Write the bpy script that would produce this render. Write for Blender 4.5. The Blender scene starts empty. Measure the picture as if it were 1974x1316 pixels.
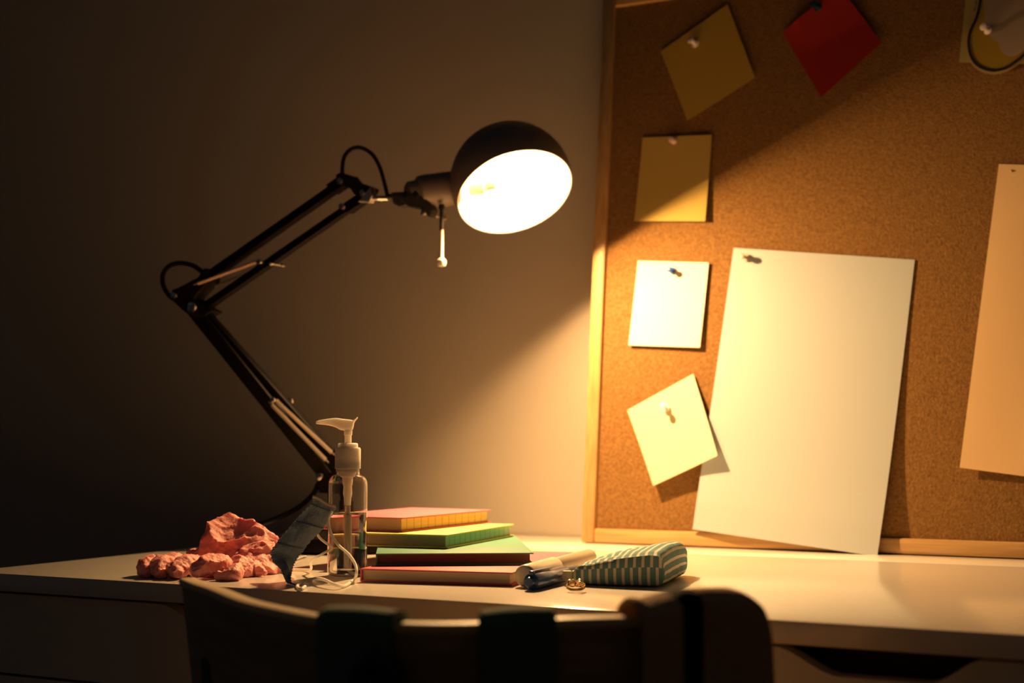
import bpy, bmesh, math, random
from mathutils import Vector, Matrix, noise
random.seed(7)
C = bpy.context.scene.collection
scene = bpy.context.scene
PI = math.pi
Z0 = 0.75                     # height of the desk top above the floor (metres)

# ------------------------------------------------------------------ camera
F_PX = 2815.0
YAW, PITCH = math.radians(27.7), math.atan(183 / F_PX)
CAM = Vector((0, 0, Z0 + 0.12))
FWD = Vector((-math.sin(YAW) * math.cos(PITCH), math.cos(YAW) * math.cos(PITCH), math.sin(PITCH)))
RGT = Vector((math.cos(YAW), math.sin(YAW), 0))
UPV = RGT.cross(FWD)
cam_data = bpy.data.cameras.new('camera')
cam = bpy.data.objects.new('camera', cam_data)
C.objects.link(cam)
cam.matrix_world = Matrix(((RGT.x, UPV.x, -FWD.x, CAM.x), (RGT.y, UPV.y, -FWD.y, CAM.y), (RGT.z, UPV.z, -FWD.z, CAM.z), (0, 0, 0, 1)))
cam_data.sensor_width = 36
cam_data.lens = F_PX / 1974 * 36
cam_data.clip_start = 0.02
cam_data.dof.use_dof = True
cam_data.dof.focus_distance = 1.24
cam_data.dof.aperture_fstop = 5.0
cam_data.dof.aperture_blades = 7
scene.camera = cam

# ------------------------------------------------------------------ world, exposure
world = bpy.data.worlds.new('world')
scene.world = world
world.use_nodes = True
world.node_tree.nodes['Background'].inputs[0].default_value = (0.74, 0.92, 1.12, 1)
world.node_tree.nodes['Background'].inputs[1].default_value = 0.012
scene.view_settings.view_transform = 'Standard'
scene.view_settings.look = 'None'
scene.view_settings.exposure = 0.0
scene.view_settings.gamma = 1.0
scene.view_settings.use_curve_mapping = False
BULB_STRENGTH = 1700.0
LAMP_WATTS = 6.1
LAMP_SPREAD = 168.0
BULB_COLOR = (1.0, 0.56, 0.22)

# ------------------------------------------------------------------ helpers
def V(x, y, z=0.0):
    """point given as x, y and height above the desk top"""
    return Vector((x, y, Z0 + z))

def ray(px, py):
    return FWD + RGT * ((px - 987) / F_PX) + UPV * ((658 - py) / F_PX)

def on_y(px, py, y):          # where a sight line meets the vertical plane at depth y
    r = ray(px, py)
    return CAM + r * ((y - CAM.y) / r.y)

def on_z(px, py, z):          # where a sight line meets the level plane z above the desk
    r = ray(px, py)
    return CAM + r * ((Z0 + z - CAM.z) / r.z)

def link(o, parent=None):
    C.objects.link(o)
    if parent is not None:
        o.parent = parent
        o.matrix_parent_inverse = Matrix.Translation(parent.location).inverted() if parent.type == 'EMPTY' else Matrix.Identity(4)
    return o

def obj(name, bm, mat, parent=None, smooth=True, angle=40):
    me = bpy.data.meshes.new(name)
    bmesh.ops.recalc_face_normals(bm, faces=bm.faces)
    bm.to_mesh(me)
    bm.free()
    me.materials.append(mat)
    if smooth:
        me.shade_smooth()
        try:
            me.set_sharp_from_angle(angle=math.radians(angle))
        except Exception:
            pass
    o = bpy.data.objects.new(name, me)
    return link(o, parent)

def tag(o, label, cat, group=None):
    o['label'] = label
    o['category'] = cat
    if group:
        o['group'] = group
    return o

def thing(name, label, cat, loc, group=None):
    o = bpy.data.objects.new(name, None)
    o.empty_display_size = 0.02
    o.location = loc
    C.objects.link(o)
    return tag(o, label, cat, group)

def structure(o):
    o['kind'] = 'structure'
    return o

def new_bm():
    return bmesh.new()

def add_box(bm, lo, hi, M=None, bevel=0.0, seg=2):
    r = bmesh.ops.create_cube(bm, size=1.0)
    vs = r['verts']
    for v in vs:
        v.co = Vector((lo[i] + (hi[i] - lo[i]) * (v.co[i] + 0.5) for i in range(3)))
    if bevel > 0:
        es = list({e for v in vs for e in v.link_edges})
        rb = bmesh.ops.bevel(bm, geom=es, offset=bevel, segments=seg, profile=0.5, affect='EDGES')
        vs = list({v for f in rb['faces'] for v in f.verts} | {v for v in vs if v.is_valid})
    if M is not None:
        bmesh.ops.transform(bm, matrix=M, verts=vs)
    return vs

def frame_to(direction, up=Vector((0, 0, 1))):
    z = Vector(direction).normalized()
    if abs(z.dot(up)) > 0.99:
        up = Vector((0, 1, 0))
    x = up.cross(z).normalized()
    y = z.cross(x)
    return Matrix(((x.x, y.x, z.x), (x.y, y.y, z.y), (x.z, y.z, z.z)))

def smooth_path(pts, n=8):
    """Catmull-Rom through the points"""
    P = [Vector(p) for p in pts]
    P = [P[0] * 2 - P[1]] + P + [P[-1] * 2 - P[-2]]
    out = []
    for i in range(1, len(P) - 2):
        for k in range(n):
            t = k / n
            a, b, c, d = P[i - 1], P[i], P[i + 1], P[i + 2]
            out.append(0.5 * ((2 * b) + (c - a) * t + (2 * a - 5 * b + 4 * c - d) * t * t + (3 * b - a - 3 * c + d) * t ** 3))
    out.append(P[-2])
    return out

def add_tube(bm, pts, r, seg=12, caps=True):
    P = [Vector(p) for p in pts]
    n = len(P)
    rad = r if isinstance(r, (list, tuple)) else [r] * n
    rings = []
    t0 = (P[1] - P[0]).normalized()
    up = Vector((0, 1, 0)) if abs(t0.y) < 0.9 else Vector((0, 0, 1))
    nrm = (up - t0 * up.dot(t0)).normalized()
    for i in range(n):
        t = (P[min(i + 1, n - 1)] - P[max(i - 1, 0)]).normalized()
        nrm = (nrm - t * nrm.dot(t)).normalized()
        b = t.cross(nrm)
        rings.append([bm.verts.new(P[i] + (nrm * math.cos(2 * PI * k / seg) + b * math.sin(2 * PI * k / seg)) * rad[i]) for k in range(seg)])
    for i in range(n - 1):
        for k in range(seg):
            bm.faces.new((rings[i][k], rings[i][(k + 1) % seg], rings[i + 1][(k + 1) % seg], rings[i + 1][k]))
    if caps:
        bm.faces.new(rings[0][::-1])
        bm.faces.new(rings[-1])
    return rings

def add_lathe(bm, profile, origin, axis=(0, 0, 1), seg=40, closed=False):
    """profile: list of (radius, height along axis)"""
    M = frame_to(axis)
    origin = Vector(origin)
    rings = []
    for r, h in profile:
        if r < 1e-6:
            rings.append([bm.verts.new(origin + M @ Vector((0, 0, h)))])
        else:
            rings.append([bm.verts.new(origin + M @ Vector((r * math.cos(2 * PI * k / seg), r * math.sin(2 * PI * k / seg), h))) for k in range(seg)])
    pairs = list(zip(rings, rings[1:]))
    if closed:
        pairs.append((rings[-1], rings[0]))
    for a, b in pairs:
        for k in range(seg):
            k2 = (k + 1) % seg
            if len(a) == 1 and len(b) == 1:
                continue
            if len(a) == 1:
                bm.faces.new((a[0], b[k2], b[k]))
            elif len(b) == 1:
                bm.faces.new((a[k], a[k2], b[0]))
            else:
                bm.faces.new((a[k], a[k2], b[k2], b[k]))
    return rings

def add_grid(bm, fn, nu, nv, wrap_u=False):
    g = [[bm.verts.new(fn(i / nu, j / nv)) for j in range(nv + 1)] for i in range(nu + (0 if wrap_u else 1))]
    for i in range(nu):
        for j in range(nv):
            a, b = g[i], g[(i + 1) % len(g)]
            bm.faces.new((a[j], b[j], b[j + 1], a[j + 1]))
    return g

def add_prism(bm, pts, depth_vec):
    """closed polygon extruded along a vector"""
    d = Vector(depth_vec)
    a = [bm.verts.new(Vector(p)) for p in pts]
    b = [bm.verts.new(Vector(p) + d) for p in pts]
    n = len(a)
    bm.faces.new(a)
    bm.faces.new(b[::-1])
    for i in range(n):
        bm.faces.new((a[i], b[i], b[(i + 1) % n], a[(i + 1) % n]))

def bevel_mod(o, w, seg=2):
    m = o.modifiers.new('bevel', 'BEVEL')
    m.width = w
    m.segments = seg
    m.limit_method = 'ANGLE'
    m.angle_limit = math.radians(40)

def solidify(o, t, offset=-1.0):
    m = o.modifiers.new('solidify', 'SOLIDIFY')
    m.thickness = t
    m.offset = offset

# ------------------------------------------------------------------ materials
def mat(name, color, rough=0.5, metal=0.0, spec=0.5, **kw):
    m = bpy.data.materials.new(name)
    m.use_nodes = True
    b = m.node_tree.nodes['Principled BSDF']
    b.inputs['Base Color'].default_value = (*color, 1)
    b.inputs['Roughness'].default_value = rough
    b.inputs['Metallic'].default_value = metal
    b.inputs['Specular IOR Level'].default_value = spec
    for k, v in kw.items():
        b.inputs[k.replace('_', ' ')].default_value = v
    return m

def nodes(m):
    return m.node_tree.nodes, m.node_tree.links, m.node_tree.nodes['Principled BSDF']

def add_noise_bump(m, scale, strength, dist=0.001, detail=4, coord='Object'):
    N, L, b = nodes(m)
    tc = N.new('ShaderNodeTexCoord')
    nz = N.new('ShaderNodeTexNoise')
    nz.inputs['Scale'].default_value = scale
    nz.inputs['Detail'].default_value = detail
    bp = N.new('ShaderNodeBump')
    bp.inputs['Strength'].default_value = strength
    bp.inputs['Distance'].default_value = dist
    L.new(tc.outputs[coord], nz.inputs['Vector'])
    L.new(nz.outputs['Fac'], bp.inputs['Height'])
    L.new(bp.outputs['Normal'], b.inputs['Normal'])
    return m

def add_noise_color(m, c1, c2, scale, detail=4, stretch=(1, 1, 1), lo=0.35, hi=0.65):
    N, L, b = nodes(m)
    tc = N.new('ShaderNodeTexCoord')
    mp = N.new('ShaderNodeMapping')
    mp.inputs['Scale'].default_value = stretch
    nz = N.new('ShaderNodeTexNoise')
    nz.inputs['Scale'].default_value = scale
    nz.inputs['Detail'].default_value = detail
    rp = N.new('ShaderNodeValToRGB')
    rp.color_ramp.elements[0].position = lo
    rp.color_ramp.elements[1].position = hi
    rp.color_ramp.elements[0].color = (*c1, 1)
    rp.color_ramp.elements[1].color = (*c2, 1)
    L.new(tc.outputs['Object'], mp.inputs['Vector'])
    L.new(mp.outputs['Vector'], nz.inputs['Vector'])
    L.new(nz.outputs['Fac'], rp.inputs['Fac'])
    L.new(rp.outputs['Color'], b.inputs['Base Color'])
    return m

M_wall = add_noise_bump(mat('wall paint', (0.53, 0.475, 0.40), 0.85, spec=0.2), 260, 0.25, 0.0006)
M_floor = add_noise_color(mat('floor wood', (0.1, 0.06, 0.04), 0.5), (0.16, 0.11, 0.075), (0.22, 0.16, 0.10), 3, stretch=(1, 14, 1))
M_desk = add_noise_bump(mat('desk laminate', (0.84, 0.79, 0.70), 0.17, spec=0.75), 900, 0.12, 0.0003)
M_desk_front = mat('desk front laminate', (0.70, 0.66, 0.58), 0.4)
M_dark = mat('dark gap', (0.03, 0.025, 0.02), 0.9)
M_lampblack = mat('lamp black metal', (0.007, 0.005, 0.0045), 0.5, spec=0.10)
M_shade = mat('lamp shade enamel', (0.21, 0.17, 0.14), 0.45, spec=0.7)  # black shade lightened: the glow around the lamp is put into its colour
M_reflector = mat('lamp reflector white', (0.85, 0.83, 0.78), 0.6)
M_nickel = mat('nickel steel', (0.75, 0.72, 0.68), 0.25, metal=1.0)
M_spring = mat('spring steel', (0.62, 0.52, 0.42), 0.35, metal=0.85)
M_plastic_black = mat('black plastic', (0.02, 0.018, 0.016), 0.45)
M_cable = mat('black cable', (0.006, 0.006, 0.006), 0.6, spec=0.15)
M_ivory = mat('ivory plastic', (0.85, 0.80, 0.70), 0.35)

# frame pine with grain along the rail
def wood(name, stretch):
    m = mat(name, (0.7, 0.5, 0.3), 0.45)
    return add_noise_color(m, (0.48, 0.27, 0.10), (0.66, 0.42, 0.18), 9, detail=5, stretch=stretch, lo=0.3, hi=0.7)
M_pine_h = wood('pine rail grain', (1.2, 30, 30))
M_pine_v = wood('pine stile grain', (30, 30, 1.2))

# cork
M_cork = mat('cork', (0.45, 0.25, 0.10), 0.9, spec=0.15)
N_, L_, b_ = nodes(M_cork)
tc = N_.new('ShaderNodeTexCoord')
nz = N_.new('ShaderNodeTexNoise'); nz.inputs['Scale'].default_value = 330; nz.inputs['Detail'].default_value = 3
nz2 = N_.new('ShaderNodeTexNoise'); nz2.inputs['Scale'].default_value = 620; nz2.inputs['Detail'].default_value = 2
vo = N_.new('ShaderNodeTexVoronoi'); vo.inputs['Scale'].default_value = 520
rp = N_.new('ShaderNodeValToRGB')
rp.color_ramp.elements[0].position = 0.32; rp.color_ramp.elements[0].color = (0.165, 0.077, 0.020, 1)
rp.color_ramp.elements[1].position = 0.66; rp.color_ramp.elements[1].color = (0.31, 0.170, 0.057, 1)
mx = N_.new('ShaderNodeMix'); mx.data_type = 'FLOAT'; mx.inputs[0].default_value = 0.4
for n_ in (nz, nz2, vo):
    L_.new(tc.outputs['Object'], n_.inputs['Vector'])
L_.new(nz.outputs['Fac'], mx.inputs[2]); L_.new(nz2.outputs['Fac'], mx.inputs[3])
L_.new(mx.outputs[0], rp.inputs['Fac']); L_.new(rp.outputs['Color'], b_.inputs['Base Color'])
bp = N_.new('ShaderNodeBump'); bp.inputs['Strength'].default_value = 0.5; bp.inputs['Distance'].default_value = 0.0006
L_.new(vo.outputs['Distance'], bp.inputs['Height']); L_.new(bp.outputs['Normal'], b_.inputs['Normal'])

def paper_mat(name, col):
    return add_noise_bump(mat(name, col, 0.75, spec=0.25), 500, 0.15, 0.0002)

# ------------------------------------------------------------------ the room
WALL_Y = 1.592
M_room = mat('room paint', (0.60, 0.57, 0.50), 0.9, spec=0.2)
bm = new_bm(); add_box(bm, (-4.5, WALL_Y, 0), (3.0, WALL_Y + 0.1, 2.7))
structure(obj('wall_back', bm, M_wall, smooth=False))
bm = new_bm(); add_box(bm, (-4.5, -2.5, -0.05), (3.0, WALL_Y, 0.0))
structure(obj('floor', bm, M_floor, smooth=False))
bm = new_bm(); add_box(bm, (-4.5, -2.6, 0), (3.0, -2.5, 2.7))
structure(obj('wall_front', bm, M_room, smooth=False))
bm = new_bm(); add_box(bm, (3.0, -2.6, 0), (3.1, WALL_Y + 0.1, 2.7))
structure(obj('wall_right', bm, M_room, smooth=False))
bm = new_bm(); add_box(bm, (-4.5, WALL_Y - 0.014, 0.0), (3.0, WALL_Y, 0.09), bevel=0.003)
structure(obj('baseboard_back', bm, mat('baseboard paint', (0.6, 0.57, 0.5), 0.5), smooth=False))

# ------------------------------------------------------------------ the desk
DX0, DX1, DY0, DY1 = -1.042, 0.46, 0.937, 1.588
TH = 0.0155
desk = thing('desk', 'white laminate desk against the wall with scooped drawer fronts', 'desk', V(-0.3, 1.26, -Z0))
bm = new_bm()
SEAM = 1.421
add_box(bm, (DX0, DY0, Z0 - TH), (DX1, SEAM - 0.0014, Z0), bevel=0.0008)
add_box(bm, (DX0, SEAM - 0.0014, Z0 - TH), (-0.575, DY1, Z0), bevel=0.0004)
obj('desktop', bm, M_desk, desk, angle=30)
bm = new_bm(); add_box(bm, (-0.5735, SEAM + 0.0014, Z0 - TH), (DX1, DY1, Z0), bevel=0.0008)
obj('cable_cover', bm, M_desk, desk, angle=30)
bm = new_bm(); add_box(bm, (DX0 + 0.02, SEAM - 0.05, Z0 - 0.09), (DX1 - 0.02, SEAM + 0.1, Z0 - TH - 0.0005))
obj('cable_tray', bm, M_dark, desk, smooth=False)

def front_panel(name, poly, y0, y1, mt, parent, bev=0.0012):
    bm = new_bm()
    add_prism(bm, [Vector((x, y0, Z0 + z)) for x, z in poly], (0, y1 - y0, 0))
    o = obj(name, bm, mt, parent, angle=30)
    return o

def arc(cx, cz, rx, rz, a0, a1, n=10):
    return [(cx + rx * math.cos(math.radians(a0 + (a1 - a0) * i / n)), cz + rz * math.sin(math.radians(a0 + (a1 - a0) * i / n))) for i in range(n + 1)]

GAP = 0.0022
top = -TH - GAP
# pedestal on the left: rounded shoulder beside the knee space
ped_r = -0.772
poly = [(DX0 + 0.002, top), (-0.826, top)] + arc(-0.826, top - 0.054, 0.052, 0.054, 90, 0, 14)[1:] + [(ped_r, -0.0865), (DX0 + 0.002, -0.0865)]
drawer1 = front_panel('drawer', poly, DY0 + 0.004, DY0 + 0.02, M_desk_front, desk)
z = -0.089
for k in range(3):
    zz = z - 0.19
    front_panel('drawer', [(DX0 + 0.002, z), (ped_r, z), (ped_r, zz), (DX0 + 0.002, zz)], DY0 + 0.004, DY0 + 0.02, M_desk_front, desk)
    z = zz - 0.0025
bm = new_bm(); add_box(bm, (DX0 + 0.002, DY0 + 0.026, 0.02), (ped_r - 0.045, DY1 - 0.03, Z0 - TH - 0.0004), bevel=0.001)
add_box(bm, (ped_r - 0.045, DY0 + 0.026, 0.02), (ped_r - 0.001, DY1 - 0.03, Z0 - 0.08), bevel=0.001)
obj('pedestal', bm, M_dark, desk, smooth=False)
# drawer on the right with its scooped hand hole
xs0, xs1 = -0.300, -0.165
def scoop(t):
    x = xs0 + (xs1 - xs0) * t
    a = min(1.0, max(0.0, t / 0.33)); b = min(1.0, max(0.0, (1 - t) / 0.26))
    s = lambda q: q * q * (3 - 2 * q)
    return (x, top - 0.0165 * min(s(a), s(b)))
poly = [(-0.52, top)] + [scoop(i / 40) for i in range(41)] + [(0.455, top), (0.455, -0.115), (-0.52, -0.115)]
front_panel('drawer', poly, DY0 + 0.003, DY0 + 0.019, M_desk_front, desk)
bm = new_bm(); add_box(bm, (-0.515, DY0 + 0.045, Z0 - 0.113), (0.452, DY0 + 0.42, Z0 - TH - 0.0004), bevel=0.001)
obj('drawer_box', bm, M_dark, desk, smooth=False)
bm = new_bm(); add_box(bm, (DX1 - 0.03, DY0 + 0.026, 0.0), (DX1 - 0.004, DY1 - 0.02, Z0 - 0.116), bevel=0.001)
obj('side_panel', bm, M_desk_front, desk, smooth=False)
bm = new_bm(); add_box(bm, (DX0 + 0.03, DY0 + 0.05, 0.0), (ped_r - 0.04, DY1 - 0.06, 0.02))
obj('plinth', bm, M_dark, desk, smooth=False)

# ------------------------------------------------------------------ the cork board, leaning on the wall
LEAN = math.radians(6.0)
BY = 1.503                                   # y of the board's front face at the desk
BX0, BX1, BH = -0.7015, 0.205, 0.648
nB = Vector((0, -math.cos(LEAN), math.sin(LEAN)))      # out of the board
uB = Vector((0, math.sin(LEAN), math.cos(LEAN)))       # up the board
MB = Matrix.Translation(V(0, BY, 0.0016)) @ Matrix(((1, 0, 0, 0), (0, uB.y, -nB.y, 0), (0, uB.z, -nB.z, 0), (0, 0, 0, 1)))
def BP(x, h, out=0.0):                       # board coordinates -> world (out is measured from the frame's front)
    return MB @ Vector((x, h, -out))
board = thing('cork_board', 'pine framed cork pinboard leaning on the wall at the back of the desk', 'pinboard', V(-0.25, BY, 0))
FW = 0.0155; REC = 0.005
bm = new_bm(); add_box(bm, (BX0 + 0.004, 0.004, REC), (BX1 - 0.004, BH - 0.004, 0.0125), M=MB)
obj('cork_panel', bm, M_cork, board, smooth=False)
bm = new_bm(); add_box(bm, (BX0, 0, 0), (BX0 + FW, BH, 0.014), M=MB, bevel=0.002)
obj('frame_stile', bm, M_pine_v, board, angle=30)
bm = new_bm(); add_box(bm, (BX1 - FW, 0, 0), (BX1, BH, 0.014), M=MB, bevel=0.002)
obj('frame_stile', bm, M_pine_v, board, angle=30)
bm = new_bm(); add_box(bm, (BX0 + FW, 0, 0.0001), (BX1 - FW, FW, 0.0139), M=MB, bevel=0.002)
obj('frame_rail', bm, M_pine_h, board, angle=30)
bm = new_bm(); add_box(bm, (BX0 + FW, BH - FW, 0.0001), (BX1 - FW, BH, 0.0139), M=MB, bevel=0.002)
obj('frame_rail', bm, M_pine_h, board, angle=30)

def on_board(px, py, out=-REC):
    """board coordinates (x, h) of a sight line on the board's face"""
    o = BP(0, 0, out)
    r = ray(px, py)
    t = (o - CAM).dot(nB) / r.dot(nB)
    q = MB.inverted() @ (CAM + r * t)
    return q.x, q.y

def sheet(name, corners, label, cat, mt, lift=None, nu=16, nv=20, thick=0.00025, group=None, parent=None):
    """corners TL, TR, BR, BL in board coordinates; lift(u, v) = distance off the cork"""
    TL, TR, BR, BL = [Vector(c) for c in corners]
    bm = new_bm()
    def f(u, v):
        p = (TL * (1 - u) + TR * u) * (1 - v) + (BL * (1 - u) + BR * u) * v
        return BP(p.x, p.y, -REC + 0.0006 + (lift(u, v) if lift else 0))
    g = add_grid(bm, f, nu, nv)
    o = obj(name, bm, mt, parent, smooth=False)
    solidify(o, thick, 0)
    if label:
        tag(o, label, cat, group)
    return o

def note(corners_px, label, mt, lift):
    return sheet('sticky_note', [on_board(*c) for c in corners_px], label, 'note', mt, lift, group='square notes pinned to the cork board')

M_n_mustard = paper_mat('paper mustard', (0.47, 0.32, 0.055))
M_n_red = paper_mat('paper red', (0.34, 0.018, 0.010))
M_n_gold = paper_mat('paper gold', (0.60, 0.43, 0.11))
M_n_white = paper_mat('paper cream white', (0.86, 0.79, 0.68))
M_n_yellow = paper_mat('paper pale yellow', (0.78, 0.73, 0.50))
M_p_blue = paper_mat('paper pale blue', (0.53, 0.59, 0.62))
M_p_peach = paper_mat('paper peach', (0.88, 0.62, 0.34))
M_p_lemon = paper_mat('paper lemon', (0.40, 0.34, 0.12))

note([(1275, 100), (1404, 10), (1458, 152), (1327, 234)], 'tilted mustard yellow square note with a white pin, upper left of the board', M_n_mustard,
     lambda u, v: 0.0015 + 0.00125 * v * v + 0.0012 * u * u)
note([(1510, 65), (1622, -22), (1702, 86), (1586, 191)], 'tilted red square note cut by the top of the photo', M_n_red,
     lambda u, v: 0.002 + 0.012 * max(0, 0.45 - v + 0.25 * (u - 0.3)) ** 1.2 * (1 if u > 0.25 else u / 0.25) + 0.004 * v * v)
note([(1240, 266), (1374, 261), (1363, 429), (1226, 428)], 'upright golden yellow square note half in shadow above the white note', M_n_gold,
     lambda u, v: 0.0012 + 0.0035 * v * v + 0.0012 * u)
note([(1231, 503), (1368, 507), (1352, 671), (1214, 666)], 'brightly lit off-white square note with a blue pin', M_n_white,
     lambda u, v: 0.0012 + 0.0018 * v * v + 0.0012 * u * u)
note([(1211, 791), (1338, 721), (1392, 880), (1265, 937)], 'tilted pale yellow square note overlapping the left edge of the big pale sheet', M_n_yellow,
     lambda u, v: 0.0022 + 0.006 * v * v + 0.006 * u * u * v)

# large pale sheet whose lower right corner hangs past the frame onto the desk
cA = [on_board(1415, 478), on_board(1764, 501), on_board(1691, 1072, 0.010), on_board(1336, 1020, 0.001)]
big = sheet('paper_sheet', cA, 'large pale blue-white sheet in the middle of the board, its corner reaching the desk', 'paper', M_p_blue,
            lambda u, v: 0.0006 + 0.0062 * min(1, v / 0.90) ** 2.2 + 0.0075 * u * v ** 6, nu=30, nv=50)
cB = [on_board(1926, 317), on_board(2262, 330), on_board(2200, 948), on_board(1852, 902)]
sheet('paper_sheet', cB, 'peach coloured sheet hanging at the right edge of the photo', 'paper', M_p_peach,
      lambda u, v: 0.001 + 0.004 * v * v + 0.0012 * math.sin(u * 5 + v * 3), nu=16, nv=26)
cC = [on_board(1868, -60), on_board(2110, -75), on_board(2106, 128), on_board(1850, 122)]
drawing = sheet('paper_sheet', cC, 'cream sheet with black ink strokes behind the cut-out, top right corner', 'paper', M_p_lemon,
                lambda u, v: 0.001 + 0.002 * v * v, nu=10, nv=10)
M_ink = mat('black ink', (0.012, 0.010, 0.010), 0.6)
def flat_shape(name, pts, out, mt, parent=None, thick=0.0003):
    bm = new_bm()
    add_prism(bm, [BP(*on_board(*p), out) for p in pts], -nB * thick)
    return obj(name, bm, mt, parent, smooth=False)
flat_shape('ink_stroke', [(1882, 3), (1885, 3), (1884, 14), (1886, 17), (1883, 20), (1879, 23), (1878, 21), (1882, 16)], -REC + 0.0028, M_ink, drawing, 0.0002)
flat_shape('ink_stroke', [(1875, 44), (1878, 40), (1877, 43), (1876, 47)], -REC + 0.0030, M_ink, drawing, 0.0002)

# the cut-out with a thick black outline
def curve_px(pts, n=8):
    return [(p.x, p.y) for p in smooth_path([Vector((x, y, 0)) for x, y in pts], n)]
outline = curve_px([(1890, -60), (1893, -20), (1891, 8), (1884, 38), (1873, 62), (1869, 86), (1874, 112), (1888, 130), (1914, 139), (1940, 134), (1962, 120), (1985, 102), (2010, 88), (2050, 82)], 8)
# border = outline moved outward by 6 px
def offset_px(line, d):
    out = []
    for i, (x, y) in enumerate(line):
        a = line[max(0, i - 1)]; b = line[min(len(line) - 1, i + 1)]
        tx, ty = b[0] - a[0], b[1] - a[1]
        l = math.hypot(tx, ty) or 1
        out.append((x - ty / l * d, y + tx / l * d))
    return out
outer = offset_px(outline, 6.5)
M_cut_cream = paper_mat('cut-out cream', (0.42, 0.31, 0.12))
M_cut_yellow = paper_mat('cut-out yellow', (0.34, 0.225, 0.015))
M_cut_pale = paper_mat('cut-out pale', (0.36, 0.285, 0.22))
cut = thing('paper_cutout', 'yellow paper cut-out with a thick black outline pinned at the top right', 'paper', BP(*on_board(1920, 60), -REC + 0.004))
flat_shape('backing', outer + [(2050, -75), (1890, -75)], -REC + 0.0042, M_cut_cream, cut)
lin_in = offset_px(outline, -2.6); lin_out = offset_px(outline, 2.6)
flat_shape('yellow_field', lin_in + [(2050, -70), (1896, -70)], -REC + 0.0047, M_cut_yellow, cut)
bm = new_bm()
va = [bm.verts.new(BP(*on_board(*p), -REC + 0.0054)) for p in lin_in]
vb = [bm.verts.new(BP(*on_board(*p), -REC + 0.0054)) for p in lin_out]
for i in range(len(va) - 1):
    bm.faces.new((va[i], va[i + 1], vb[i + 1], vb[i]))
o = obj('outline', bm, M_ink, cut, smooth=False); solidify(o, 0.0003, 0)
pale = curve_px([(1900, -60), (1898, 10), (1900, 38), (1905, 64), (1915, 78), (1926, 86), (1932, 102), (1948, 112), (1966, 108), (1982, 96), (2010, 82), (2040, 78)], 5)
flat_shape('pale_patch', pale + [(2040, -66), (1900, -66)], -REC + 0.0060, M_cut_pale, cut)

# push pins
def pushpin(px, py, label, mt, base_out, tilt=(0, 0), s=1.0, dark=False):
    x, h = on_board(px, py)
    base = BP(x, h, -REC + base_out)
    ax = (nB + Vector((1, 0, 0)) * tilt[0] + uB * tilt[1]).normalized()
    root = thing('push_pin', label, 'pin', base, 'push pins in the cork board')
    bm = new_bm()
    add_lathe(bm, [(0, 0), (0.0040 * s, 0), (0.0043 * s, 0.0006), (0.0040 * s, 0.0013), (0.0022 * s, 0.0019), (0.0018 * s, 0.0035), (0.0022 * s, 0.0062 * s),
                   (0.0033 * s, 0.0078 * s), (0.0036 * s, 0.0087 * s), (0.0034 * s, 0.0094 * s), (0.0015 * s, 0.0100 * s), (0, 0.0101 * s)], base + ax * 0.0004, ax, 20)
    obj('pin_grip', bm, mt, root)
    bm = new_bm()
    add_lathe(bm, [(0.0005, 0.0003), (0.0005, -0.002), (0.0003, -0.006), (0, -0.0075)], base, ax, 8)
    obj('needle', bm, M_nickel, root)
M_pin_white = mat('pin white', (0.85, 0.80, 0.76), 0.25)
M_pin_pink = mat('pin pale pink', (0.82, 0.62, 0.56), 0.25)
M_pin_blue = mat('pin blue', (0.04, 0.12, 0.42), 0.2)
M_pin_clear = mat('pin smoky', (0.50, 0.40, 0.32), 0.25)
M_pin_dark = mat('pin dark blue', (0.01, 0.035, 0.07), 0.25)
pushpin(1344, 87, 'white push pin holding the tilted mustard note', M_pin_white, 0.0045, (-0.3, 0.15), 1.15)
pushpin(1582, 20, 'dark blue push pin holding the red note', M_pin_dark, 0.0095, (-0.2, 0.0), 1.15)
pushpin(1301, 273, 'pale pink push pin holding the golden yellow note', M_pin_pink, 0.003, (0, -0.1), 0.95)
pushpin(1299, 523, 'blue push pin holding the off-white note', M_pin_blue, 0.003, (-0.1, 0.0), 0.95)
pushpin(1441, 498, 'smoky push pin at the top left of the large pale sheet', M_pin_clear, 0.0022, (-0.35, 0.05), 1.0)
pushpin(1288, 788, 'white push pin holding the tilted pale yellow note', M_pin_white, 0.0048, (-0.1, 0.25), 1.0)
pushpin(1908, 64, 'white push pin through the yellow cut-out', M_pin_white, 0.0075, (-0.4, 0.15), 1.1)
x, h = on_board(1951, 331)
bm = new_bm(); add_lathe(bm, [(0, 0.0012), (0.0008, 0.0010), (0.0013, 0.0004), (0.0013, 0), (0.0003, -0.0002), (0.0002, -0.005), (0, -0.006)], BP(x, h, -REC + 0.0025), nB, 14)
tag(obj('nail', bm, mat('brass', (0.55, 0.35, 0.15), 0.35, metal=1.0)), 'tiny brass nail holding the peach sheet', 'nail')

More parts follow.
